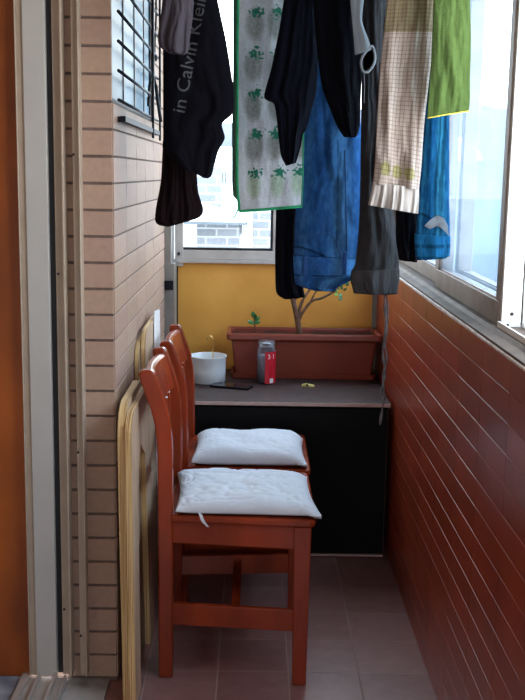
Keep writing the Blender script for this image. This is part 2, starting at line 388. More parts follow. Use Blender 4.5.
# sill and tracks
bm = prism([(XR-.002,1.036), (XR-.002,1.046), (XR+.022,1.050), (XR+.03,1.058), (XR+.20,1.058), (XR+.20,1.036)], 'y',   .9, YE)
struct('trim_6', bm, mat('weathered_sill_aluminium', (.13,.10,.082), .6, .3, 14, bump=.1, spec=.12), bevel=.001)
struct('trim_7', box(XR+.036, XR+.041, .9, yS0-.02, 1.058, 1.072), alu_bright, bevel=.001)
struct('trim_8', box(XR+.092, XR+.097, .9, yS0-.02, 1.058, 1.072), alu_bright, bevel=.001)
# ragged sealant line under the sill
bm = bmesh.new(); prev = None
for i in range(161):
    y = 1.4 + i*(YE-1.4)/160; j = noise.noise(Vector((y*9, 0, 0)))*.003
    rr = [bm.verts.new((XR-.0035-abs(j)*.4, y, 1.040+j*.5)), bm.verts.new((XR-.006, y, 1.037)), bm.verts.new((XR-.0035, y, 1.0325+noise.noise(Vector((y*14, 3, 0)))*.003)), bm.verts.new((XR+.001, y, 1.033)), bm.verts.new((XR+.001, y, 1.041))]
    if prev:
        for k in range(5): bm.faces.new((prev[k], prev[(k+1)%5], rr[(k+1)%5], rr[k]))
    prev = rr
struct('trim_9', bm, sealm, smooth=True)
struct('trim_10', box(XR+.036, XR+.13, YE-.03, YE+.02, 1.05, 2.06), alu_grey)

# ---- end window
w = sempty('window_4'); y0 = YE-.012; y1 = YE+.03
def eb(n, a, b, c, e, m=alu_pale, ya=y0, yb=y1): return struct(n, box(a, b, ya, yb, c, e), m, w, bevel=.002)
eb('frame_sill', XL+.02, XR, 1.025, 1.040, alu_pale, YE-.03)
eb('bottom_rail', -.300, .085, 1.040, 1.078)
eb('frame_jamb', -.366, -.336, 1.03, 2.25, col_grey, YE-.13)
eb('stile', -.330, -.296, 1.01, 2.25, alu_pale, YE-.022)
eb('stile', .072, .10, 1.078, 2.25, alu_pale)
eb('bottom_rail', .10, XR, 1.040, 1.078)
eb('stile', XR-.03, XR, 1.078, 2.25)
eb('gasket', -.296, .072, 1.078, 1.088, rubber, YE-.010, YE+.02)
eb('gasket', .062, .073, 1.088, 2.25, rubber, YE-.010, YE+.02)
eb('top_rail', -.30, XR, 2.2, 2.25)
eb('glass_pane', -.300, .076, 1.08, 2.22, clear, YE+.008, YE+.012)
eb('glass_pane', .10, XR-.03, 1.078, 2.22, clear, YE+.008, YE+.012)
eb('latch', -.318, -.308, 1.055, 1.068, rubber, YE-.028, YE-.02)

# ---- left window with its pane
w = sempty('window_5')
def lb(n, a, b, c, e, m, xa, xb): return struct(n, box(xa, xb, a, b, c, e), m, w)
lb('glass_pane', WY0+.0, WY1-.03, WZ0+.012, WZ1-.02, refl_glass, XL-.012, XL-.007)
lb('window_frame', WY0, WY1, WZ0, WZ0+.012, rubber, XL-.06, XL-.003)
lb('window_frame', WY0, WY1, WZ1-.02, WZ1, blackm, XL-.06, XL-.003)
lb('window_frame', WY1-.03, WY1, WZ0+.012, WZ1-.02, blackm, XL-.06, XL-.003)
for y in (2.90, 3.16, 3.42): lb('mullion', y-.006, y+.006, WZ0+.012, WZ1-.02, alu_grey, XL-.007, XL-.004)
# security grille
g = thing('window_grille', 'black iron security grille of horizontal bars on the left window', 'grille', (XL+.02, 3.2, 1.56))
xg = XL+.017
for k in range(10):
    z = 1.568+.0715*k
    if z > 2.2: break
    obj('bar', tube([(xg, 2.63, z), (xg, 3.66, z)], .0042, 8), blackm, g, smooth=True)
for y in (3.42, 3.66):
    obj('upright', box(xg+.004, xg+.011, y-.006, y+.006, 1.50, 2.24), blackm, g)
obj('bottom_bar', box(xg-.006, xg+.008, 2.70, 3.67, 1.518, 1.532), blackm, g)
for y in (2.71, 3.64): obj('wall_bracket', box(XL, xg+.004, y-.008, y+.008, 1.517, 1.531), blackm, g)
kn = atY(154.5, 58, 3.56)
s = thing('rubber_strap', 'black rubber strap knotted on the end upright of the window grille', 'strap', kn)
obj('strap_end', tube(smoothpts([kn, atY(151.5, 75, 3.46), atY(149, 92, 3.38), atY(148.5, 106, 3.36)]), [.0035]*8+[.0050]*11, 8), rubber, s, smooth=True)
obj('strap_end', tube(smoothpts([kn, atY(153.5, 70, 3.56), atY(156, 86, 3.56), atY(158, 102, 3.56), atY(161, 122, 3.56)]), [.0035]*12+[.0060]*13, 8), rubber, s, smooth=True)
obj('strap_end', tube(smoothpts([kn, atY(155, 40, 3.58), atY(156, 20, 3.60), atY(156, -5, 3.60)]), .0032, 8), rubber, s, smooth=True)
obj('knot', lathe([(0,-.012),(.009,-.008),(.011,0),(.008,.009),(0,.012)], kn, 12), rubber, s, smooth=True)

# ------------------------------------------------------------------ chairs
def chair(label, dx, dy, group='wooden chairs along the left wall'):
    t = thing('dining_chair', label, 'chair', (dx-.05, dy+.22, 0), group)
    def P(n, bm, m=wood, bev=.003, **k):
        for v in bm.verts: v.co += Vector((dx, dy, 0))
        return obj(n, bm, m, t, bevel=bev, **k)
    # front legs (front is +X), tapered
    for ya, yb in ((.0, .034), (.415, .449)):
        bm = loft([[(.112,ya+.002,0),(.150,ya+.002,0),(.150,yb-.002,0),(.112,yb-.002,0)], [(.108,ya,.456),(.155,ya,.456),(.155,yb,.456),(.108,yb,.456)]])
        P('leg', bm)
    # rear legs running up into curved back posts
    prof = [(-.259,-.220,0), (-.260,-.220,.25), (-.261,-.220,.5), (-.263,-.222,.66), (-.268,-.226,.72), (-.279,-.234,.765), (-.294,-.247,.806), (-.307,-.261,.845), (-.311,-.268,.864), (-.305,-.275,.873)]
    for ya, yb in ((.035, .067), (.385, .417)):
        bm = loft([[(a,ya,z),(b,ya,z),(b,yb,z),(a,yb,z)] for a, b, z in prof]); P('leg', bm, bev=.005)
    # seat board
    pts = [(-.238,.048),(-.222,.03),(.150,-.004),(.164,.004),(.168,.02),(.168,.43),(.164,.445),(.150,.453),(-.222,.42),(-.238,.40)]
    P('seat', prism(pts, 'z', .456, .477), bev=.006)
    # aprons
    P('apron', prism([(-.225,.043),(.112,.008),(.112,.026),(-.225,.061)], 'z', .392, .456))
    P('apron', prism([(-.225,.391),(.112,.423),(.112,.441),(-.225,.409)], 'z', .392, .456))
    P('apron', box(.122, .142, .034, .415, .392, .456)); P('apron', box(-.258, -.238, .067, .385, .392, .456))
    # stretchers
    P('stretcher', prism([(-.225,.042),(.113,.008),(.113,.026),(-.225,.060)], 'z', .155, .217))
    P('stretcher', prism([(-.225,.392),(.113,.423),(.113,.441),(-.225,.410)], 'z', .155, .217))
    P('stretcher', box(-.06, -.035, .04, .41, .165, .205))
    P('stretcher', box(-.256, -.238, .067, .385, .29, .335))
    # crest rail : bows backwards
    n = 14; bm = bmesh.new(); rings = []
    for i in range(n+1):
        s = i/n; y = .060+s*.332; bow = -.014*math.sin(math.pi*s)
        rings.append([(x+bow, y, z) for x, z in ((-.242,.755),(-.254,.804),(-.269,.852),(-.276,.860),(-.292,.860),(-.285,.842),(-.273,.799),(-.261,.755))])
    P('crest_rail', loft(rings), smooth=False)
    P('lower_rail', loft([[(-.262,.06,.56),(-.242,.06,.56),(-.244,.06,.60),(-.264,.06,.60)], [(-.262,.392,.56),(-.242,.392,.56),(-.244,.392,.60),(-.264,.392,.60)]]))
    for i in range(3):
        y = .135+i*.078
        P('back_slat', loft([[(a,y,z),(a+.012,y,z),(a+.012,y+.026,z),(a,y+.026,z)] for a, z in ((-.258,.598),(-.260,.69),(-.262,.76))]))
    return t
chair('orange-brown wooden chair nearest the doorway, back to the tiled wall', .008, 2.60)
chair('orange-brown wooden chair farther in, touching the black cabinet', .018, 3.07)

def cushion(label, cx, cy, hx, hy, z, h, seed, rot=0, ties=True, skew=0., crease=.34):
    t = thing('seat_cushion', label, 'cushion', (cx, cy, z), 'white seat cushions')
    bm = bmesh.new(); nu, nv = 80, 70; top = []; bot = []
    Rm = Matrix.Rotation(rot, 3, 'Z')
    def pt(a, b, side):
        fa = max(0, 1-abs(a)**5)**.36; fb = max(0, 1-abs(b)**5)**.36
        pil = fa*fb
        pinch = 1-.05*(1-abs(a)**2)*abs(b)**4-.05*(1-abs(b)**2)*abs(a)**4
        x = a*hx*pinch + skew*b; y = b*hy*pinch
        nz = noise.noise(Vector((a*2.2+seed, b*2.2, seed)))*.20 
        w1 = noise.noise(Vector(((a+b*.5)*2.6+seed, (b-a*.5)*6, 1))); w2 = noise.noise(Vector(((b-a*.6)*1.2+seed, (a+b*.4)*3.4, 5)))   # creases
        cre = -(max(0, .5-abs(w1)*5)+max(0, .5-abs(w2)*5)*.8)*crease
        if side > 0: zz = h*(.30+.70*pil*(1+nz+cre) - .28*(1-pil)*0) + (noise.noise(Vector((a*16, b*16, seed)))*.0003)
        else: zz = h*.30*(1-pil)
        # droop at the front corners
        zz -= .012*max(0, a-.75)*4*(1-.3*b) if side > 0 else 0
        v = Rm @ Vector((x, y, 0)); return Vector((cx+v.x, cy+v.y, z+max(zz, .0005 if side < 0 else .004)))
    g1 = {}; g2 = {}
    for i in range(nu+1):
        for j in range(nv+1):
            a = -math.cos(math.pi*i/nu); b = -math.cos(math.pi*j/nv)
            edge = i in (0, nu) or j in (0, nv)
            g1[i,j] = bm.verts.new(pt(a, b, 1)); g2[i,j] = g1[i,j] if edge else bm.verts.new(pt(a, b, -1))
    for i in range(nu):
        for j in range(nv):
            bm.faces.new((g1[i,j], g1[i+1,j], g1[i+1,j+1], g1[i,j+1]))
            q = (g2[i,j], g2[i,j+1], g2[i+1,j+1], g2[i+1,j])
            if all(k in g1.values() for k in ()): pass
            try: bm.faces.new(q)
            except ValueError: pass
    obj('cover', bm, cushion_m, t, smooth=True)
    if ties:
        a = Vector((cx-hx*.62, cy-hy*.965, z+h*.22))
        for dxx, ln in ((.012, .026), (.020, .034)):
            pts = [a+Vector((0,0,.001)), a+Vector((dxx*.3,-.009,-.003)), a+Vector((dxx*.7,-.012,-ln*.6)), a+Vector((dxx+.004,-.012,-ln))]
            bm = bmesh.new(); pr = None
            for q in smoothpts(pts, 5):
                rr = [bm.verts.new(q+Vector((s*.003, e*.0006, 0))) for s, e in ((-1,-1),(1,-1),(1,1),(-1,1))]
                if pr:
                    for k in range(4): bm.faces.new((pr[k], pr[(k+1)%4], rr[(k+1)%4], rr[k]))
                pr = rr
            obj('tie', bm, cushion_m, t)
    return t
cushion('creased white cotton cushion with a loose tie on the nearest chair', -.018, 2.785, .196, .176, .4775, .050, 3.1, rot=-.03, skew=-.016)
cushion('smooth white cotton cushion on the farther chair', -.008, 3.235, .182, .158, .4775, .062, 9.4, rot=.0, ties=False, crease=.12)

# ------------------------------------------------------------------ plywood pieces against the left wall
XW = XL+.0045
def board(label, poly, xa, xb, lean=0., faces=ply_face, name='plywood_board', cat='board'):
    bm = bmesh.new(); n = len(poly)
    zt = max(q[1] for q in poly)
    A = [bm.verts.new((xa-lean*q[1]/zt, q[0], q[1])) for q in poly]; B = [bm.verts.new((xb-lean*q[1]/zt, q[0], q[1])) for q in poly]
    f0 = bm.faces.new(A); f1 = bm.faces.new(B[::-1]); f0.material_index = f1.material_index = 1
    for i in range(n): bm.faces.new((A[i], B[i], B[(i+1)%n], A[(i+1)%n]))
    bmesh.ops.triangulate(bm, faces=[f0, f1])
    o = obj(name, bm, [plym, faces]); tag(o, label, cat, 'plywood boards leaning on the left wall'); return o
def arc(cx, cz, ry, rzz, a0, a1, n=10): return [(cx+ry*math.cos(math.radians(a0+(a1-a0)*k/n)), cz+rzz*math.sin(math.radians(a0+(a1-a0)*k/n))) for k in range(n+1)]
BA = (2.49,2.52)
board('thick plywood board next to the tiles, its pale layered edge facing out', [(2.49,0),(2.53,0)]+[(2.95,0),(2.95,.70)]+arc(2.85,.70,.10,.10,0,90,6)+arc(2.60,.70,.09,.10,90,180,6)+[(2.50,.45)], -.331, -.311, .014)
board('plywood board with a tall notch, leaning nearest the chair back', [(2.46,0),(2.58,0),(2.60,.34),(2.64,.60),(2.70,.655),(2.80,.60),(2.84,0),(2.96,0),(2.96,.72)]+arc(2.88,.72,.08,.06,0,90,5)+arc(2.58,.72,.08,.06,90,180,5)+[(2.48,.42)], -.3095, -.2935, .014)
board('round-topped plywood piece flat against the tiles behind the nearest chair', [(3.02,.0),(3.40,.0),(3.40,.81)]+arc(3.31,.81,.09,.07,0,90,6)+arc(3.11,.81,.09,.07,90,180,6), -.345, -.331, .016)
board('second round-topped plywood piece, next to the white card', [(3.05,.0),(3.42,.0),(3.42,.84)]+arc(3.34,.84,.08,.07,0,90,6)+arc(3.14,.84,.08,.07,90,180,6), -.3295, -.316, .016)
board('thin white card standing between the plywood and the farther chair', [(3.30,.0),(3.50,.0),(3.50,.92),(3.33,.938),(3.30,.90)], -.3145, -.3125, .016, name='white_card', cat='card', faces=paperm)
bpy.data.objects['white_card'].data.materials[0] = paperm; del bpy.data.objects['white_card']['group']

# ------------------------------------------------------------------ cabinet and what stands on it
CX0, CX1, CY0, CZ = XL+.012, .495, 3.555, .585
t = thing('cabinet', 'black cabinet with a dark brown top across the end of the balcony', 'cabinet', (.06, 3.85, 0))
obj('body', box(CX0+.01, CX1-.006, CY0+.012, YE-.06, .012, CZ-.02), cab_dark, t)
obj('top', box(CX0, CX1, CY0, YE-.035, CZ-.016, CZ), cab_top, t, bevel=.0015)
obj('edge_band', box(CX0, CX1, CY0-.003, CY0, CZ-.014, CZ-.001), edge_pale, t, bevel=.001)
obj('door', box(CX0+.016, CX1-.012, CY0+.002, CY0+.012, .018, CZ-.022), cab_dark, t, bevel=.002)
obj('bottom_edge', box(CX0+.01, CX1-.008, CY0, CY0+.012, .006, .014), edge_pale, t)
obj('side_edge', box(CX1-.010, CX1-.007, CY0+.001, CY0+.012, .014, CZ-.018), cab_top, t)
obj('foot', box(CX0+.03, CX0+.06, CY0+.03, CY0+.06, 0, .012), cab_dark, t); obj('foot', box(CX1-.06, CX1-.03, CY0+.03, CY0+.06, 0, .012), cab_dark, t)

# planter trough
pc = (.20, 4.045); t = thing('planter_trough', 'long red-brown plastic planter trough on the cabinet', 'planter', (pc[0], pc[1], CZ))
def RR(hx, hy, z, rad=.012): return rrect(pc[0], pc[1], hx, hy, CZ+z, rad)
obj('trough', loft([RR(.272,.062,.012), RR(.274,.064,.02), RR(.288,.080,.150), RR(.292,.083,.156), RR(.304,.096,.158,.016), RR(.308,.100,.163,.018), RR(.308,.100,.178,.018), RR(.304,.096,.184,.016), RR(.294,.086,.184), RR(.290,.082,.178), RR(.284,.076,.13)]), terra, t)
obj('saucer', loft([RR(.262,.058,.0), RR(.284,.076,.002), RR(.288,.080,.022), RR(.284,.076,.022), RR(.278,.070,.012)]), terra, t)
bm = bmesh.new(); sg = {}
for i in range(41):
    for j in range(13):
        x = pc[0]+(-1+2*i/40)*.286; y = pc[1]+(-1+2*j/12)*.078; sg[i,j] = bm.verts.new((x, y, CZ+.165+.008*noise.noise(Vector((x*30, y*30, 1)))))
for i in range(40):
    for j in range(12): bm.faces.new((sg[i,j], sg[i+1,j], sg[i+1,j+1], sg[i,j+1]))
o = obj('soil', bm, soil, t); o['kind'] = 'stuff'
def leaf(bm, base, d, L, W, up=Vector((0,0,1))):
    d = d.normalized(); s = d.cross(up); s = s.normalized() if s.length > .1 else Vector((1,0,0)); n = s.cross(d)
    R_ = []
    for k, (tt, w) in enumerate(((0,.12),(.2,.6),(.45,1),(.7,.92),(.9,.5),(1,.08))):
        c = base+d*L*tt+n*(.18*L*tt*tt)
        R_.append([bm.verts.new(c+s*W*w*math.cos(a)+n*W*.22*w*math.sin(a)) for a in [2*math.pi*q/8 for q in range(8)]])
    for a, b in zip(R_, R_[1:]):
        for q in range(8): bm.faces.new((a[q], a[(q+1)%8], b[(q+1)%8], b[q]))
    bm.faces.new(R_[0][::-1]); bm.faces.new(R_[-1])
YT = pc[1]-.02
t = thing('jade_tree', 'bare forking woody jade plant growing in the middle of the planter', 'plant', atY(300, 333, YT))
def A(x, y, dy=0): return atY(x, y, YT+dy)
obj('trunk', tube(smoothpts([A(301,340), A(299,330), A(297,318), A(293,300), A(289,288), A(288,270,.02)]), [.0135-.0065*k/30 for k in range(31)], 10), bark, t, smooth=True)
for pts, r0 in (([A(298,318), A(300,308), A(304,298), A(312,286,.02), A(318,275,.03)], .008), ([A(298,322), A(303,312), A(312,301), A(322,298), A(335,291), A(339,288)], .007), ([A(311,301), A(315,293), A(318,288,.01), A(320,276,.01)], .004), ([A(294,305), A(296,295), A(300,286), A(302,270)], .006)):
    sp = smoothpts(pts); obj('branch', tube(sp, [r0*(1-.5*k/len(sp)) for k in range(len(sp))], 8), bark, t, smooth=True)
random.seed(3)
for i, (x, y) in enumerate(((337,285),(341,283),(344,288),(339,292),(343,293),(346,284),(335,290),(340,296),(346,290),(342,287))):
    bm = bmesh.new(); a = random.uniform(0, 6.28); leaf(bm, A(x-1, y+1), Vector((math.cos(a), -.5*abs(math.sin(a))-.2, math.sin(a))), .020, .0085, Vector((.2,-.9,.4)))
    obj('leaf', bm, leafm2 if i % 3 == 0 else leafm, t, smooth=True)
t = thing('jade_shoot', 'small green jade shoot at the left end of the planter', 'plant', atY(256, 334, YT))
obj('stem', tube(smoothpts([A(255.5,338), A(255,328), A(254,317)]), .0025, 8), bark, t, smooth=True)
for (x, y), dd in (((254,318),(-.3,-.4,1)), ((254,320),(.9,-.3,.35)), ((254,322),(1,-.5,-.1)), ((254,322),(-1,-.4,.0)), ((255,323),(-.8,-.6,.15)), ((254,319),(.5,-.6,.8))):
    bm = bmesh.new(); leaf(bm, A(x, y), Vector(dd), .030 if dd[2] < .9 else .034, .010, Vector((.1,-.8,.6))); obj('leaf', bm, leafm, t, smooth=True)

# white pot with brass hook
c = (-.178, 3.90, CZ); t = thing('enamel_pot', 'white enamel pot with a brass hook standing in it, left on the cabinet', 'pot', c)
obj('pot', lathe([(0,0),(.064,0),(.069,.004),(.070,.05),(.071,.098),(.074,.102),(.074,.105),(.069,.104),(.066,.05),(.064,.008),(0,.007)], c, 40), enamel, t, smooth=True)
hk = [(-.166,3.93,.60),(-.160,3.93,.70),(-.157,3.93,.735),(-.163,3.93,.755),(-.172,3.93,.762),(-.181,3.93,.755),(-.183,3.93,.742)]
obj('hook', tube(smoothpts(hk), .0022, 8), brass, t, smooth=True)
# glass jar
c = (.050, 3.89, CZ); t = thing('glass_jar', 'tall glass jar with a red label in front of the planter', 'jar', c)
obj('jar', lathe([(0,0),(.033,0),(.036,.004),(.036,.128),(.033,.140),(.030,.146),(.030,.15),(.028,.15),(.028,.146),(.034,.126),(.034,.006),(0,.005)], c, 32), jarglass, t, smooth=True)
obj('lid', lathe([(0,.168),(.030,.168),(.033,.165),(.033,.146),(.031,.145),(.031,.160),(0,.162)], c, 32), jarglass, t, smooth=True)
obj('paper_roll', lathe([(0,.008),(.026,.008),(.027,.015),(.027,.108),(.022,.112),(0,.110)], (c[0]-.003,c[1]+.003,c[2]), 24), mat('grey_contents', (.50,.45,.48), .8, .1), t, smooth=True)
bm = bmesh.new()
def cyl(bm, rr, a0, a1, z0, z1, n=16):
    pr = None
    for k in range(n+1):
        a = math.radians(a0+(a1-a0)*k/n); q = [bm.verts.new((c[0]+q_*math.cos(a), c[1]+q_*math.sin(a), CZ+z)) for q_, z in ((rr,z0),(rr,z1),(rr-.0006,z1),(rr-.0006,z0))]
        if pr:
            for m_ in range(4): bm.faces.new((pr[m_], pr[(m_+1)%4], q[(m_+1)%4], q[m_]))
        pr = q
    return bm
obj('label', cyl(bm, .0372, 262, 355, .004, .128), redlab, t, smooth=False)
obj('bar_code_patch', cyl(bmesh.new(), .0376, 292, 318, .006, .024), whitelab, t)
# lettering helper: text -> mesh
def text_bm(body, size):
    cu = bpy.data.curves.new('txt', 'FONT'); cu.body = body; cu.size = size; cu.resolution_u = 3
    o = bpy.data.objects.new('txt', cu); COL.objects.link(o); bpy.context.view_layer.update()
    me = bpy.data.meshes.new_from_object(o.evaluated_get(bpy.context.evaluated_depsgraph_get()))
    bm = bmesh.new(); bm.from_mesh(me); bpy.data.objects.remove(o); bpy.data.curves.remove(cu); bpy.data.meshes.remove(me); return bm
bm = text_bm('3 1', .026)
for v in bm.verts:
    a = math.radians(276) + v.co.x/.0376; z = CZ+.101+v.co.y; v.co = Vector((c[0]+.0376*math.cos(a), c[1]+.0376*math.sin(a), z))
obj('printed_numbers', bm, whitelab, t)
# phone
t = thing('phone', 'flat black phone lying on the cabinet beside the white pot', 'phone', (-.075, 3.83, CZ))
def ph(z, i): 
    l = rrect(0, 0, .078-i, .037-i, z, .010); a = -.30
    return [(-.082+x*math.cos(a)-y*math.sin(a), 3.80+x*math.sin(a)+y*math.cos(a), z) for x, y, z in l]
obj('case', loft([ph(CZ,.001), ph(CZ+.001,0), ph(CZ+.008,0)]), cab_dark, t, bevel=.0008); obj('screen', loft([ph(CZ+.008,.003), ph(CZ+.0088,.003)]), phone_m, t)
# pale yellow clip
t = thing('clothes_peg', 'small pale yellow peg lying on the cabinet in front of the planter', 'peg', (.212, 3.83, CZ))
for s in (0, 1):
    bm = prism([(-.024,.0),(.020,.0),(.026,.004),(.020,.008),(-.005,.012),(-.024,.008)], 'y', -.0035, .0035)
    Rz = Matrix.Rotation(-.45+s*.10, 4, 'Z'); 
    for v in bm.verts: v.co = (Rz @ Vector((v.co.x, v.co.y+(s-.5)*.009, v.co.z)))+Vector((.212, 3.83, CZ))
    obj('jaw', bm, yellowm, t, bevel=.0015)
obj('spring', tube([(.208,3.822,CZ+.007),(.215,3.838,CZ+.007)], .0045, 10), blackm, t, smooth=True)

# ------------------------------------------------------------------ the washing
ZR = 1.955
rk = thing('drying_rack', 'ceiling-hung steel drying rack carrying the washing', 'rack', (.05, 2.7, ZR))
for x in (XL+.055, XR-.03): obj('side_rail', tube([(x, 1.95, ZR+.016), (x, 3.35, ZR+.016)], .008, 10), steel, rk, smooth=True)
for x in (XL+.055, XR-.03):
    for y in (2.0, 3.3): obj('hanger_rod', tube([(x, y, ZR+.02), (x, y, ZC)], .004, 8), steel, rk, smooth=True)
rods = set()
def rod(Y):
    if Y in rods: return
    rods.add(Y); obj('cross_rod', tube([(XL+.05, Y, ZR), (XR-.025, Y, ZR)], .006, 10), steel, rk, smooth=True)
def crom(a, b, c, d, t): return .5*((2*b)+(c-a)*t+(2*a-5*b+4*c-d)*t*t+(3*b-a-3*c+d)*t**3)
class Cloth:
    def __init__(s, rows, Y, t, folds=3, amp=.3, seed=0, top=True, tt=None):
        s.rows = []
        for (xl, yl, xr, yr) in rows:
            l = atY(xl, yl, Y); rr = atY(xr, yr, Y); s.rows.append((l.x, l.z, rr.x, rr.z))
        if top:
            a = s.rows[0]; s.rows.insert(0, (a[0], ZR-.0062, a[2], ZR-.0062))
        s.Y, s.t, s.k, s.amp, s.seed = Y, t, folds, amp, seed
        # cumulative length parametrisation
        L = [0]
        for a, b in zip(s.rows, s.rows[1:]): L.append(L[-1]+max(.004, abs((a[1]+a[3])-(b[1]+b[3]))/2+.3*abs((a[0]+a[2])-(b[0]+b[2]))/2))
        s.L = [q/L[-1] for q in L]; s.H = L[-1]
    def row(s, v):
        R_ = s.rows; i = 0
        while i < len(R_)-2 and v > s.L[i+1]: i += 1
        t = (v-s.L[i])/(s.L[i+1]-s.L[i]); a, b, c, d = R_[max(i-1,0)], R_[i], R_[i+1], R_[min(i+2,len(R_)-1)]
        ct = t
        return [crom(a[q], b[q], c[q], d[q], ct)*.6+(b[q]+(c[q]-b[q])*t)*.4 for q in range(4)]
    def fold(s, u, v):
        z = v*s.H; sd = s.seed; g = .45+.75*min(1, v*1.5)
        f = math.sin(2*math.pi*(s.k*u+.25*math.sin(3*z+sd)+.5*noise.noise(Vector((u*2, z*3+sd, 5)))+sd*.37))*.38+math.sin(2*math.pi*(s.k*1.7*u+.3*math.sin(5*z+sd*2)+.6*noise.noise(Vector((u*3, z*6, sd)))+sd))*.2
        f += .9*noise.noise(Vector((u*3+sd, z*6, sd)))+.45*noise.noise(Vector((u*6+z*5+sd, z*16-u*3, sd)))+.16*noise.noise(Vector((u*18+sd, z*30, sd)))
        return f*s.t*s.amp*g
    def pt(s, u, v, side):
        xl, zl, xr, zr = s.row(v); w = math.sin(math.pi*u)
        th = s.t*.5*(max(0, 4*u*(1-u)))**.5
        x = xl+(xr-xl)*u; z = zl+(zr-zl)*u
        return Vector((x, s.Y-side*th-s.fold(u, v)*(.35+.65*w)*(1 if side > 0 else .75), z))
def cloth(name, C, m, colf, label=None, cat=None, parent=None, nu=64, nv=110, bulge=1., smooth=True, v0=0, v1=1, grow=0., group=None):
    bm = bmesh.new(); lay = bm.verts.layers.float_color.new('Col'); uvl = bm.loops.layers.uv.new('UVMap'); G = {}; UV = {}
    n2 = 2*nu
    for j in range(nv+1):
        v = v0+(v1-v0)*j/nv
        for k in range(n2):
            side = 1 if k <= nu else -1; q = k/nu if k <= nu else (n2-k)/nu; u = (1-math.cos(math.pi*q))/2
            P_ = C.pt(u, v, side)
            if grow: P_ = P_+Vector(((u-.5)*2*grow, -side*grow, 0))
            G[j,k] = bm.verts.new(P_); UV[j,k] = (u, v); c3 = colf(u, v, side); G[j,k][lay] = (*c3, 1)
    def face(idx):
        f = bm.faces.new([G[i] for i in idx])
        for l, i in zip(f.loops, idx): l[uvl].uv = UV[i]
    for j in range(nv):
        for k in range(n2): face(((j,k), (j,(k+1)%n2), (j+1,(k+1)%n2), (j+1,k)))
    # closed top, recessed hem
    bm.faces.new([G[0,k] for k in range(n2)])
    cen = sum((G[nv,k].co for k in range(n2)), Vector())/n2; last = [G[nv,k] for k in range(n2)]
    inner = []
    for k, vv in enumerate(last):
        w = bm.verts.new(vv.co+(cen-vv.co)*Vector((.04,.35,0)).length*0+Vector(((cen.x-vv.co.x)*.05, (cen.y-vv.co.y)*.3, .006))); w[lay] = tuple(c_*.8 for c_ in vv[lay][:3])+(1,); inner.append(w)
    for k in range(n2): bm.faces.new((last[k], last[(k+1)%n2], inner[(k+1)%n2], inner[k]))
    for k in range(1, nu): 
        a, b, c_, d = inner[k], inner[k+1], inner[(n2-k-1)%n2], inner[n2-k]
        try: bm.faces.new((a, b, c_, d)) if b is not c_ else bm.faces.new((a, b, d))
        except ValueError: pass
    o = obj(name, bm, m, parent, smooth=smooth)
    if label: tag(o, label, cat, group)
    return o
def flat(c, var=.0): return lambda u, v, s: c
def band_of(C, x0, x1): return lambda u, v: (x0+(x1-x0)*u)
def strip_part(name, C, v0, v1, m, colf, parent, grow=.002): return cloth(name, C, m, colf, parent=parent, v0=v0, v1=v1, nv=14, grow=grow)

# -- black sweatpants with grey lettering (top left)
YK = 2.62; rod(YK)
Ck = Cloth([(163,-10,216,-10), (163,40,226,40), (163,80,233,84), (163,96,234,98), (163,112,233,113), (163,124,222,124), (163,138,225,138), (163,150,218,152), (178,165,211,177), (190,170,204,178)], YK, .05, 2, .22, 1.3)
sw = thing('black_sweatpants', 'black sweatpants with grey lettering hanging top left by the window grille', 'trousers', (atY(195,60,YK).x, YK, ZR-.05))
body = cloth('body', Ck, fab, flat((.0035,.0035,.006)), parent=sw)
me = body.data; bv = BVHTree.FromPolygons([v.co.copy() for v in me.vertices], [list(q.vertices) for q in me.polygons])
cc = Vector(body.location)+Vector(sw.location)
bm = text_bm('in Calvin Klein', .056)
bmesh.ops.triangulate(bm, faces=bm.faces); bmesh.ops.subdivide_edges(bm, edges=bm.edges, cuts=3, use_grid_fill=True)
for v in bm.verts:
    # text runs upwards along a gently leaning line; map (x,y)->pixel-free world coordinates on the garment
    s = v.co.x/1.0; h = v.co.y
    base = atY(184, 114, YK-.03); topp = atY(208, -10, YK-.03)
    d = (topp-base).normalized(); nrm = Vector((-d.z, 0, d.x))
    q = base + d*s*.90 + nrm*h*.82
    hit = bv.ray_cast(Vector((q.x, YK-.3, q.z)), Vector((0,1,0)))
    y = hit[0].y if hit[0] else YK-.02
    v.co = Vector((q.x, y-.0018, q.z))
kill = [f for f in bm.faces if f.calc_center_median().z > ZR-.03]; bmesh.ops.delete(bm, geom=kill, context='FACES')
greyprint = mat('grey_print', (.04,.043,.052), .8, .1)
obj('printed_lettering', bm, greyprint, sw)
# -- dark brown corduroy leg
YB2 = 2.72; rod(YB2)
C = Cloth([(164,20,196,20), (164,100,197,100), (163,140,196,150), (161,180,198,190), (156,208,203,207), (155,220,203,213), (158,225,200,217), (168,227,196,219)], YB2, .045, 4, .22, 2.2)
cloth('corduroy_trouser', C, fab, lambda u, v, s: (.012,.006,.007) if int(u*26) % 2 else (.007,.004,.005), 'dark brown corduroy trouser leg hanging lowest at the left', 'trousers', nu=80)
# -- grey mauve cloth top left, nearest
YG = 2.47; rod(YG)
C = Cloth([(163,-10,194,-10), (161,15,193,15), (158,35,190,38), (159,46,188,52), (168,53,184,55)], YG, .03, 2, .35, 4.1)
cloth('grey_undershirt', C, fab, flat((.060,.052,.066)), 'small mauve-grey cloth in front of the lettered black sweatpants', 'shirt')
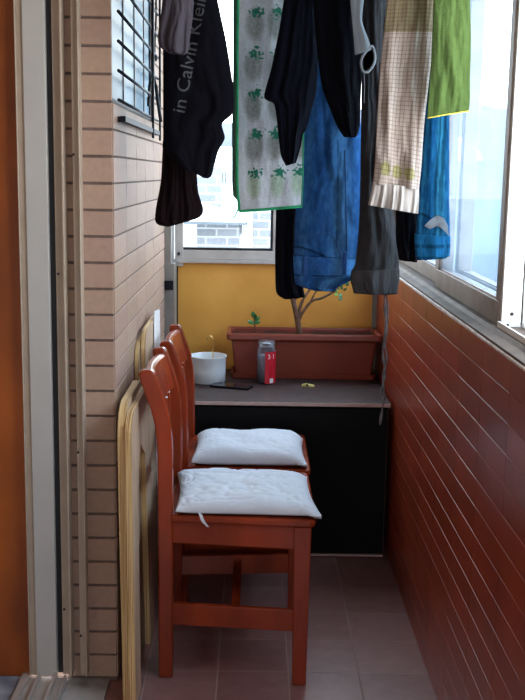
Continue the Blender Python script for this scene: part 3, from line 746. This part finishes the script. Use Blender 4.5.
# -- white towel with green border and fruit print
YTw = 2.93; rod(YTw)
rowsT = [(238,-10,306,-10), (237,60,306,60), (237,120,304,120), (237,180,303,176), (239,211,302,206)]
C = Cloth(rowsT, YTw, .012, 1.4, .55, .7)
def fruit(u, v, s):
    W = .197; Hh = C.H; X = u*W; Z = v*Hh
    g = .5+.5*noise.noise(Vector((X*14, Z*14, 3)))
    col = [.56+.06*g,.57+.06*g,.62+.05*g]
    for r_ in range(7):
        for c_ in range(3):
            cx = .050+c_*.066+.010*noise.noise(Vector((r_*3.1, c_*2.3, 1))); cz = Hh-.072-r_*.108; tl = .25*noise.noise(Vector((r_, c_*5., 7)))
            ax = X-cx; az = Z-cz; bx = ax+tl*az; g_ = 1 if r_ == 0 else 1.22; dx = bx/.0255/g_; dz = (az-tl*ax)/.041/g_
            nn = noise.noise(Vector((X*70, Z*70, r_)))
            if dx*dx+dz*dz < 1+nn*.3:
                k = max(0, min(1, 1.5*(1-dx*dx-dz*dz)))*(.75+.25*noise.noise(Vector((X*160, Z*160, 2))))*(1 if r_ == 0 else .72); d_ = (.36,.47,.33) if r_ == 0 else (.085,.10,.05)  # upper rows: print darkened further to paint in shade on the towel
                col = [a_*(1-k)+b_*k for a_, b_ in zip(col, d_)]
            lx = (ax-.006)*.8; lz = (az+.032); aa = math.atan2(lz, lx); rr_ = math.hypot(lx, lz)
            if rr_ < .0125+.0015*math.cos(5*aa+r_*2+c_)+.020*noise.noise(Vector((X*130, Z*130, r_))): col = [.03,.20,.13]
    return col
tw = thing('kitchen_towel', 'white towel printed with green fruit and edged in green', 'towel', (atY(270,100,YTw).x, YTw, ZR-.05))
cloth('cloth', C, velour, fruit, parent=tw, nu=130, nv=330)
greenb = mat('green_bias_binding', (.015,.30,.12), .8, .15, 60, bump=.3)
def edge(side_u, n=60): return [C.pt(side_u, k/n, 1)+Vector((0,-.001,0)) for k in range(n+1)]
obj('binding', tube(edge(.004), .0042, 8), greenb, tw, smooth=True)
obj('binding', tube([C.pt(.004+.992*k/40, 1, 1)+Vector((0,.0,-.001)) for k in range(41)], .0042, 8), greenb, tw, smooth=True)
obj('binding', tube(edge(.997), .002, 8), greenb, tw, smooth=True)
obj('hanging_loop', tube(smoothpts([atY(238,209,YTw-.004), atY(236,214,YTw-.004), atY(233,219,YTw-.004)]), .0022, 8), greenb, tw, smooth=True)
# folded back layer of the towel
C2 = Cloth([(233,-10,242,-10), (233,70,242,70), (232,120,242,120), (232,180,243,180), (233,196,243,206)], YTw+.03, .008, 1, .4, 3)
cloth('back_layer', C2, velour, flat((.09,.17,.11)), parent=tw, nu=20, nv=60)
# -- black T-shirt (left of centre)
YS = 2.74; rod(YS)
C = Cloth([(285,-10,316,-10), (279,30,317,30), (272,65,318,65), (264,97,316,92), (274,104,311,112), (277,122,306,130), (279,142,303,134), (281,156,301,146), (286,166,296,163)], YS, .055, 3, .25, 5.5)
cloth('black_shirt', C, fab, flat((.005,.006,.012)), 'black shirt with a hanging sleeve in front of the white printed towel', 'shirt')
# -- black garment centre
YC = 2.68; rod(YC)
C = Cloth([(313,-10,362,-10), (315,30,363,30), (318,60,362,70), (322,88,361,100), (331,112,360,124), (338,128,358,134), (344,137,356,137)], YC, .055, 2, .25, 7.7)
cloth('black_jersey', C, fab, flat((.0035,.004,.007)), 'black jersey hanging in front of the large blue jeans', 'shirt')
# small white care tag + cord
t = thing('grey_strap_top', 'pale grey strap top ending in a twisted loop with a thin cord', 'top', atY(360, 40, 2.58)); rod(2.58)
C = Cloth([(350,-10,365,-10), (352,20,362,20), (354,42,368,38), (355,55,372,50)], 2.58, .012, 1, .3, 1)
cloth('strap', C, fab, flat((.40,.47,.54)), parent=t, nu=20, nv=50)
def ap(x, y, d=0): return atY(x, y, 2.575+d)
obj('loop', tube(smoothpts([ap(362,57), ap(372,46), ap(375,60), ap(369,71), ap(363,71), ap(361,62), ap(363,56)]), .0030, 8), mat('pale_grey_knit', (.42,.48,.55), .9, .1), t, smooth=True)
bm = bmesh.new(); vs = [bm.verts.new(ap(x, y, .004)) for x, y in ((363,58),(371,48),(374,60),(369,69),(364,68))]; bm.faces.new(vs); bmesh.ops.solidify(bm, geom=bm.faces[:], thickness=.004)
obj('lining', bm, mat('dark_grey_knit', (.10,.12,.15), .9, .1), t)
obj('cord', tube([ap(364,70), ap(364.5,85), ap(364,103)], .0009, 6), mat('grey_thread', (.3,.33,.4), .8, .1), t, smooth=True)
# -- big blue jeans, hanging upside down
YJ = 3.02; rod(YJ)
Cj = Cloth([(312,-10,350,-10), (309,60,356,60), (305,110,360,110), (300,150,362,150), (297,190,363,190), (295,225,364,225), (294,252,363,256), (294,268,361,274), (296,284,337,288), (312,290,336,290)], YJ, .07, 2, .16, 2.9)
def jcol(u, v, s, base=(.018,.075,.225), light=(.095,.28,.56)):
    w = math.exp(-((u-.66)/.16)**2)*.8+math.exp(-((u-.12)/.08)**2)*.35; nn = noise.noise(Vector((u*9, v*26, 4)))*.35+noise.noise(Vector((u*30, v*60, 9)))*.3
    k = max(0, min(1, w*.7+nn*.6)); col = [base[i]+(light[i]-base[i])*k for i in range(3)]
    if v > .80 and abs(v-.845-.09*max(0, (u-.1))**1.3*1.2) < .004 and u < .62: col = [q*.35 for q in col]
    if abs(u-.60) < .010 and v > .5: col = [q*.55 for q in col]
    return col
j = thing('blue_jeans', 'large mid-blue jeans hung upside down in the middle, waistband down', 'jeans', (atY(330,150,YJ).x, YJ, ZR-.05))
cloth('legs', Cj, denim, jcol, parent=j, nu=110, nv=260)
Cw = Cloth([(294,254,363,258), (294,266,362,270), (295,277,361,276)], YJ, .074, 2, .13, 2.9, top=False)
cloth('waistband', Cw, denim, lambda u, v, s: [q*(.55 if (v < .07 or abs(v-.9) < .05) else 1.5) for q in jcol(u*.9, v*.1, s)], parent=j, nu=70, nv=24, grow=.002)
Cw2 = Cloth([(297,276,338,280), (300,284,337,286), (312,290,336,291)], YJ+.012, .05, 2, .13, 1, top=False)
cloth('waistband_inside', Cw2, denim, flat((.05,.09,.20)), parent=j, nu=50, nv=14)
def loopb(x, y0_, y1_, Y, par, w=.006, m=denim, name='belt_loop'):
    a = atY(x, y0_, Y); b = atY(x+1, y1_, Y); o = obj(name, box(a.x-w, a.x+w, Y-.004, Y+.004, b.z, a.z), m, par, bevel=.0015)
    me = o.data; me.color_attributes['Col'].data.foreach_set('color', [.035,.09,.26,1]*len(me.vertices)); return o
loopb(345, 252, 275, YJ-.046, j); loopb(306, 256, 275, YJ-.040, j)
# front fly / pocket stitch as thin seams
seamm = mat('dark_denim_seam', (.02,.05,.15), .9, .1)
def seam(pts, C_, par, rr=.0013):
    me_ = par.data; b_ = BVHTree.FromPolygons([v.co.copy() for v in me_.vertices], [list(q.vertices) for q in me_.polygons])
    out = []
    for q in smoothpts([atY(x, y, C_.Y) for x, y in pts], 8):
        h = b_.ray_cast(Vector((q.x, C_.Y-.4, q.z)), Vector((0,1,0)))
        if h[0]: out.append(h[0]+Vector((0,-.0008,0)))
    if len(out) > 3: obj('seam', tube(out, rr, 6), seamm, par.parent, smooth=True)
jl = [o for o in bpy.data.objects if o.parent == j and o.name.startswith('legs')][0]
seam([(296,237),(310,234),(325,233),(334,238),(338,250),(340,256)], Cj, jl); seam([(344,150),(345,200),(346,250)], Cj, jl)
# -- black trousers end behind, left of jeans
YH = 3.22; rod(YH)
C = Cloth([(285,-10,304,-10), (278,150,304,150), (276,210,304,210), (275,260,303,262), (276,292,303,284), (284,299,305,297)], YH, .04, 3, .25, 6)
cloth('black_trousers', C, fab, flat((.005,.005,.008)), 'black trousers hanging between the printed towel and the large jeans', 'trousers')
# -- charcoal sweatshirt
YD = 2.86; rod(YD)
Cd = Cloth([(362,-10,388,-10), (362,60,388,60), (361,120,390,120), (360,200,392,205), (358,240,397,235), (355,265,399,262), (351,272,399,270), (351,284,398,288), (356,292,397,294)], YD, .07, 2, .2, 8.2)
j3 = thing('charcoal_sweatshirt', 'charcoal sweatshirt hanging beside the large jeans, ribbed hem lowest', 'sweatshirt', (atY(375,150,YD).x, YD, ZR-.05))
cloth('body', Cd, fab, lambda u, v, s: [q*(1+.25*noise.noise(Vector((u*20, v*90, 0)))) for q in (.040,.038,.041)], parent=j3, nu=80)
Cr = Cloth([(352,270,399,268), (351,280,399,279), (354,293,397,293)], YD, .076, 2, .18, 8.2, top=False)
cloth('ribbed_hem', Cr, fab, lambda u, v, s: (.066,.062,.066) if int(u*50) % 2 else (.045,.042,.045), parent=j3, nu=110, nv=20, grow=.001)
obj('drawstring', tube(smoothpts([atY(384,286,YD), atY(385,310,YD), atY(386,335,YD-.01), atY(383,352,YD), atY(385,372,YD), atY(381,392,YD), atY(383,402,YD), atY(380,425,YD)]), [.0035+.0016*math.sin(k*1.3) for k in range(43)], 7), cordm, j3, smooth=True)
obj('drawstring', tube(smoothpts([atY(385,286,YD), atY(388,315,YD+.006), atY(384,340,YD), atY(387,358,YD), atY(383,376,YD), atY(385,400,YD)]), .0026, 7), cordm, j3, smooth=True)
# -- checked towel with ruffle
YE2 = 2.42; rod(YE2)
Ce = Cloth([(388,-10,437,-10), (384,30,434,30), (380,70,430,70), (377,120,424,125), (375,160,421,170), (373,184,419,190)], YE2, .030, 1.6, .5, 3.3)
te = thing('checked_kitchen_towel', 'cream checked towel with a ruffled hem hanging right of centre', 'towel', (atY(400,80,YE2).x, YE2, ZR-.05))
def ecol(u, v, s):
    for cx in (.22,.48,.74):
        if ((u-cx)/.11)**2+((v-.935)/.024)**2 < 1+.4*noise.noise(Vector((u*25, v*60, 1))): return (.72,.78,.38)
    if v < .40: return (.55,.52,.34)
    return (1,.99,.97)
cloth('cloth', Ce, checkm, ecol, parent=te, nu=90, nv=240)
Cf = Cloth([(373,182,419,188), (371,194,419,200), (368,205,418,214)], YE2, .036, 6, .34, 5.3, top=False)
ruff = fabric('cream_cotton', var=.05)
cloth('ruffle', Cf, ruff, flat((.47,.43,.40)), parent=te, nu=160, nv=30)
# -- green towel
YF = 2.33; rod(YF)
Cg = Cloth([(434,-10,470,-10), (432,40,471,40), (430,80,470,80), (428,104,470,100), (427,118,469,111)], YF, .022, 1.4, .4, 1.1)
tg = thing('green_towel', 'bright green towel hanging at the right by the window', 'towel', (atY(450,50,YF).x, YF, ZR-.05))
cloth('cloth', Cg, velour, flat((.095,.155,.045)), parent=tg, nu=60)
obj('edge_stitching', tube([Cg.pt(.01+.98*k/30, 1, 1)+Vector((0,-.001,0)) for k in range(31)], .0016, 6), mat('yellow_thread', (.75,.70,.08), .8, .1), tg, smooth=True)
# -- second jeans, bright blue
YQ = 2.50; rod(YQ)
Cq = Cloth([(426,-10,448,-10), (424,110,449,110), (421,150,449,150), (419,185,449,185), (417,212,449,205), (416,235,450,230), (416,250,449,252), (417,260,447,258)], YQ, .045, 1.5, .2, 4.9)
j2 = thing('blue_jeans', 'bright blue jeans under the green towel, nearest the window glass', 'jeans', (atY(433,150,YQ).x, YQ, ZR-.05))
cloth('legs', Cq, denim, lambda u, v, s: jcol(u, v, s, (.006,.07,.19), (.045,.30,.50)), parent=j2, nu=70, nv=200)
Cq2 = Cloth([(415,234,450,236), (415,244,450,244), (416,257,449,256)], YQ, .050, 1.5, .18, 4.9, top=False)
cloth('waistband', Cq2, denim, lambda u, v, s: [q*(.5 if abs(v-.5) < .06 else 1) for q in (.012,.12,.28)], parent=j2, nu=50, nv=18, grow=.001)
bm = bmesh.new(); a = [atY(x, y, YQ-.032) for x, y in ((424,226),(430,220),(437,215),(444,218),(448,226),(449,236),(444,230),(437,226),(430,229))]
cen = sum(a, Vector())/len(a)+Vector((0,-.010,0)); vs = [bm.verts.new(q) for q in a]; cv = bm.verts.new(cen)
for k in range(len(vs)): bm.faces.new((vs[k], vs[(k+1)%len(vs)], cv))
bmesh.ops.solidify(bm, geom=bm.faces[:], thickness=.003)
obj('pocket_lining', bm, mat('grey_pocket_cotton', (.36,.38,.42), .9, .2, 50), j2, smooth=True)
# -- black garment between ruffle and jeans
C = Cloth([(398,-10,416,-10), (397,150,417,150), (396,212,418,212), (396,240,418,240), (399,260,417,262)], 2.60, .045, 2, .2, 6.6); rod(2.60)
cloth('black_leggings', C, fab, flat((.004,.004,.007)), 'black leggings hanging behind the ruffled towel hem', 'leggings')

# ------------------------------------------------------------------ outdoors
struct('ground', box(-150, 300, 6, 500, -9.2, -9), ground_m)
bd = thing('apartment_building', 'white neighbouring building with grey stone panels beyond the end window', 'building', (-.5, 31, -9))
YX = 30
def eq(n, x0, y0_, x1, y1_, m, ya=YX-.15, yb=YX+.05, par=bd):
    a = atY(x0, y1_, YX); b = atY(x1, y0_, YX); return obj(n, box(a.x, b.x, ya, yb, a.z, b.z), m, par)
a = atY(120, 300, YX); b = atY(420, 150, YX)
obj('wall', box(a.x, b.x, YX, YX+8, -9, b.z), ext_white, bd)
eq('stone_panel', 196, 168, 222, 206, stone_m); eq('stone_panel', 197, 222, 240, 262, stone_m); eq('stone_panel', 252, 208, 290, 262, stone_m)
for x0, y0_, x1, y1_ in ((223,172,231,184), (241,222,247,234)):
    wn = eq('window', x0, y0_, x1, y1_, ext_grey)
    for k in range(3):
        a = atY(x0+1.2+k*(x1-x0-2)/2.5, y1_, YX); b = atY(x0+2+k*(x1-x0-2)/2.5, y0_, YX); obj('window_bar', box(a.x, b.x, YX-.2, YX-.15, a.z, b.z), ext_white, wn)
a0, a1, a2, a3 = atY(178,196,YX-1.2), atY(200,203,YX-1.2), atY(246,218,YX-1.2), atY(178,223,YX-1.2)
bm = prism([(a0.x,a0.z),(a1.x,a1.z),(a2.x,a2.z),(a2.x,a2.z-.12),(a3.x,a2.z-.12)], 'y', YX-1.2, YX-.1); obj('canopy', bm, ext_white, bd)
bm = prism([(a3.x,a2.z-.12),(a2.x,a2.z-.12),(a2.x,a2.z-.2),(a3.x,a2.z-.2)], 'y', YX-1.22, YX-.1); obj('canopy_edge', bm, ext_grey, bd)
# right side: hill, blue sheet-clad building, white terrace roofs
bm = bmesh.new(); pr = None; YHL = 260
for k in range(81):
    x = -40+k*4.0; q = atY(256+x/YHL*F, 110, YHL); z = 1.39+YHL*(.066+.006*math.sin(k*.35)+.004*math.sin(k*.9+1)) - max(0, 10-x)*.35
    rr = [bm.verts.new((x, YHL-60, -9)), bm.verts.new((x, YHL-20, z*.6)), bm.verts.new((x, YHL, z)), bm.verts.new((x, YHL+60, -9))]
    if pr:
        for m_ in range(3): bm.faces.new((pr[m_], rr[m_], rr[m_+1], pr[m_+1]))
    pr = rr
tag(obj('distant_hill', bm, hill_m, smooth=True), 'hazy grey-blue hill on the skyline through the right window', 'hill')
YU = 12.
a = atY(466, 160, YU); b = atY(530, 160, YU)
t = thing('neighbouring_rooftop', 'blue-grey clad building filling the lower part of the right window', 'building', (a.x, YU, -9))
obj('cladding', loft([[(a.x-.25,YU,-9),(a.x+5,YU,-9),(a.x+5,YU+6,-9),(a.x-.25,YU+6,-9)], [(a.x,YU,a.z),(a.x+5,YU,a.z),(a.x+5,YU+6,a.z),(a.x,YU+6,a.z)]]), ext_blue, t)
YV = 20.
t = thing('white_terrace_house', 'white terraced building just left of the blue-grey one outside', 'building', (atY(455,200,YV).x, YV, -9))
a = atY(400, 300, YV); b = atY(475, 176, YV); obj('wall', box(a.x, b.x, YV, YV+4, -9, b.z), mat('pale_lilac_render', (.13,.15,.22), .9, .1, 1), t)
a = atY(400, 195, YV); b = atY(480, 186, YV); obj('balcony_slab', box(a.x, b.x, YV-1.0, YV, a.z, b.z), ext_white, t)
bm = prism([(atY(430,176,YV).x, atY(430,176,YV).z),(atY(476,176,YV).x, atY(476,160,YV).z),(atY(470,145,YV).x, atY(470,145,YV).z),(atY(452,138,YV).x, atY(452,137,YV).z),(atY(430,150,YV).x, atY(430,150,YV).z)], 'y', YV-.5, YV+3); obj('roof', bm, ext_white, t)

# ------------------------------------------------------------------ light
w = bpy.data.worlds.new('world'); S.world = w; w.use_nodes = True; nt = w.node_tree; L = nt.links
bg = nt.nodes['Background']
tc = N(nt, 'ShaderNodeTexCoord'); sp = N(nt, 'ShaderNodeSeparateXYZ'); L.new(tc.outputs['Generated'], sp.inputs[0])
ra = N(nt, 'ShaderNodeValToRGB'); ra.color_ramp.elements[0].position = 0; ra.color_ramp.elements[0].color = (.95,.98,1,1); ra.color_ramp.elements[1].position = .6; ra.color_ramp.elements[1].color = (.70,.84,1,1)
L.new(sp.outputs[2], ra.inputs[0]); L.new(ra.outputs[0], bg.inputs[0]); bg.inputs[1].default_value = 6.0
# portals at the openings
def portal(loc, rot, sx, sy):
    l = bpy.data.lights.new('portal', 'AREA'); l.shape = 'RECTANGLE'; l.size = sx; l.size_y = sy; l.cycles.is_portal = True
    o = bpy.data.objects.new('window_portal', l); COL.objects.link(o); o.location = loc; o.rotation_euler = rot
portal((XR+.21, (1.3+YE)/2, 1.55), (0, math.pi/2, 0), 1.04, YE-1.3)
portal((-.04, YB-.11, .85), (math.pi/2, 0, 0), .92, .6)  # the opening added in the back wall for frontal light
portal((.07, YE+.12, 1.65), (-math.pi/2, 0, 0), .9, 1.2)
# warm room lamp
t = thing('ceiling_lamp', 'round warm ceiling lamp in the room beside the balcony', 'lamp', (-1.4, .9, ZC-.06))
em, nt, b = nm('warm_lamp_glass'); b.inputs['Emission Color'].default_value = (1,.62,.36,1); b.inputs['Emission Strength'].default_value = 12; b.inputs['Base Color'].default_value = (.9,.8,.7,1)
obj('shade', lathe([(0,-.07),(.12,-.06),(.18,-.03),(.19,0)], (-1.4,.9,ZC-.01), 32), em, t, smooth=True)
obj('rim', lathe([(.19,-.012),(.20,-.012),(.20,.01),(.19,.01)], (-1.4,.9,ZC-.01), 32), alu_white, t)

S.view_settings.view_transform = 'Standard'; S.view_settings.look = 'None'; S.view_settings.gamma = 1; S.view_settings.use_curve_mapping = False
S.view_settings.exposure = .42
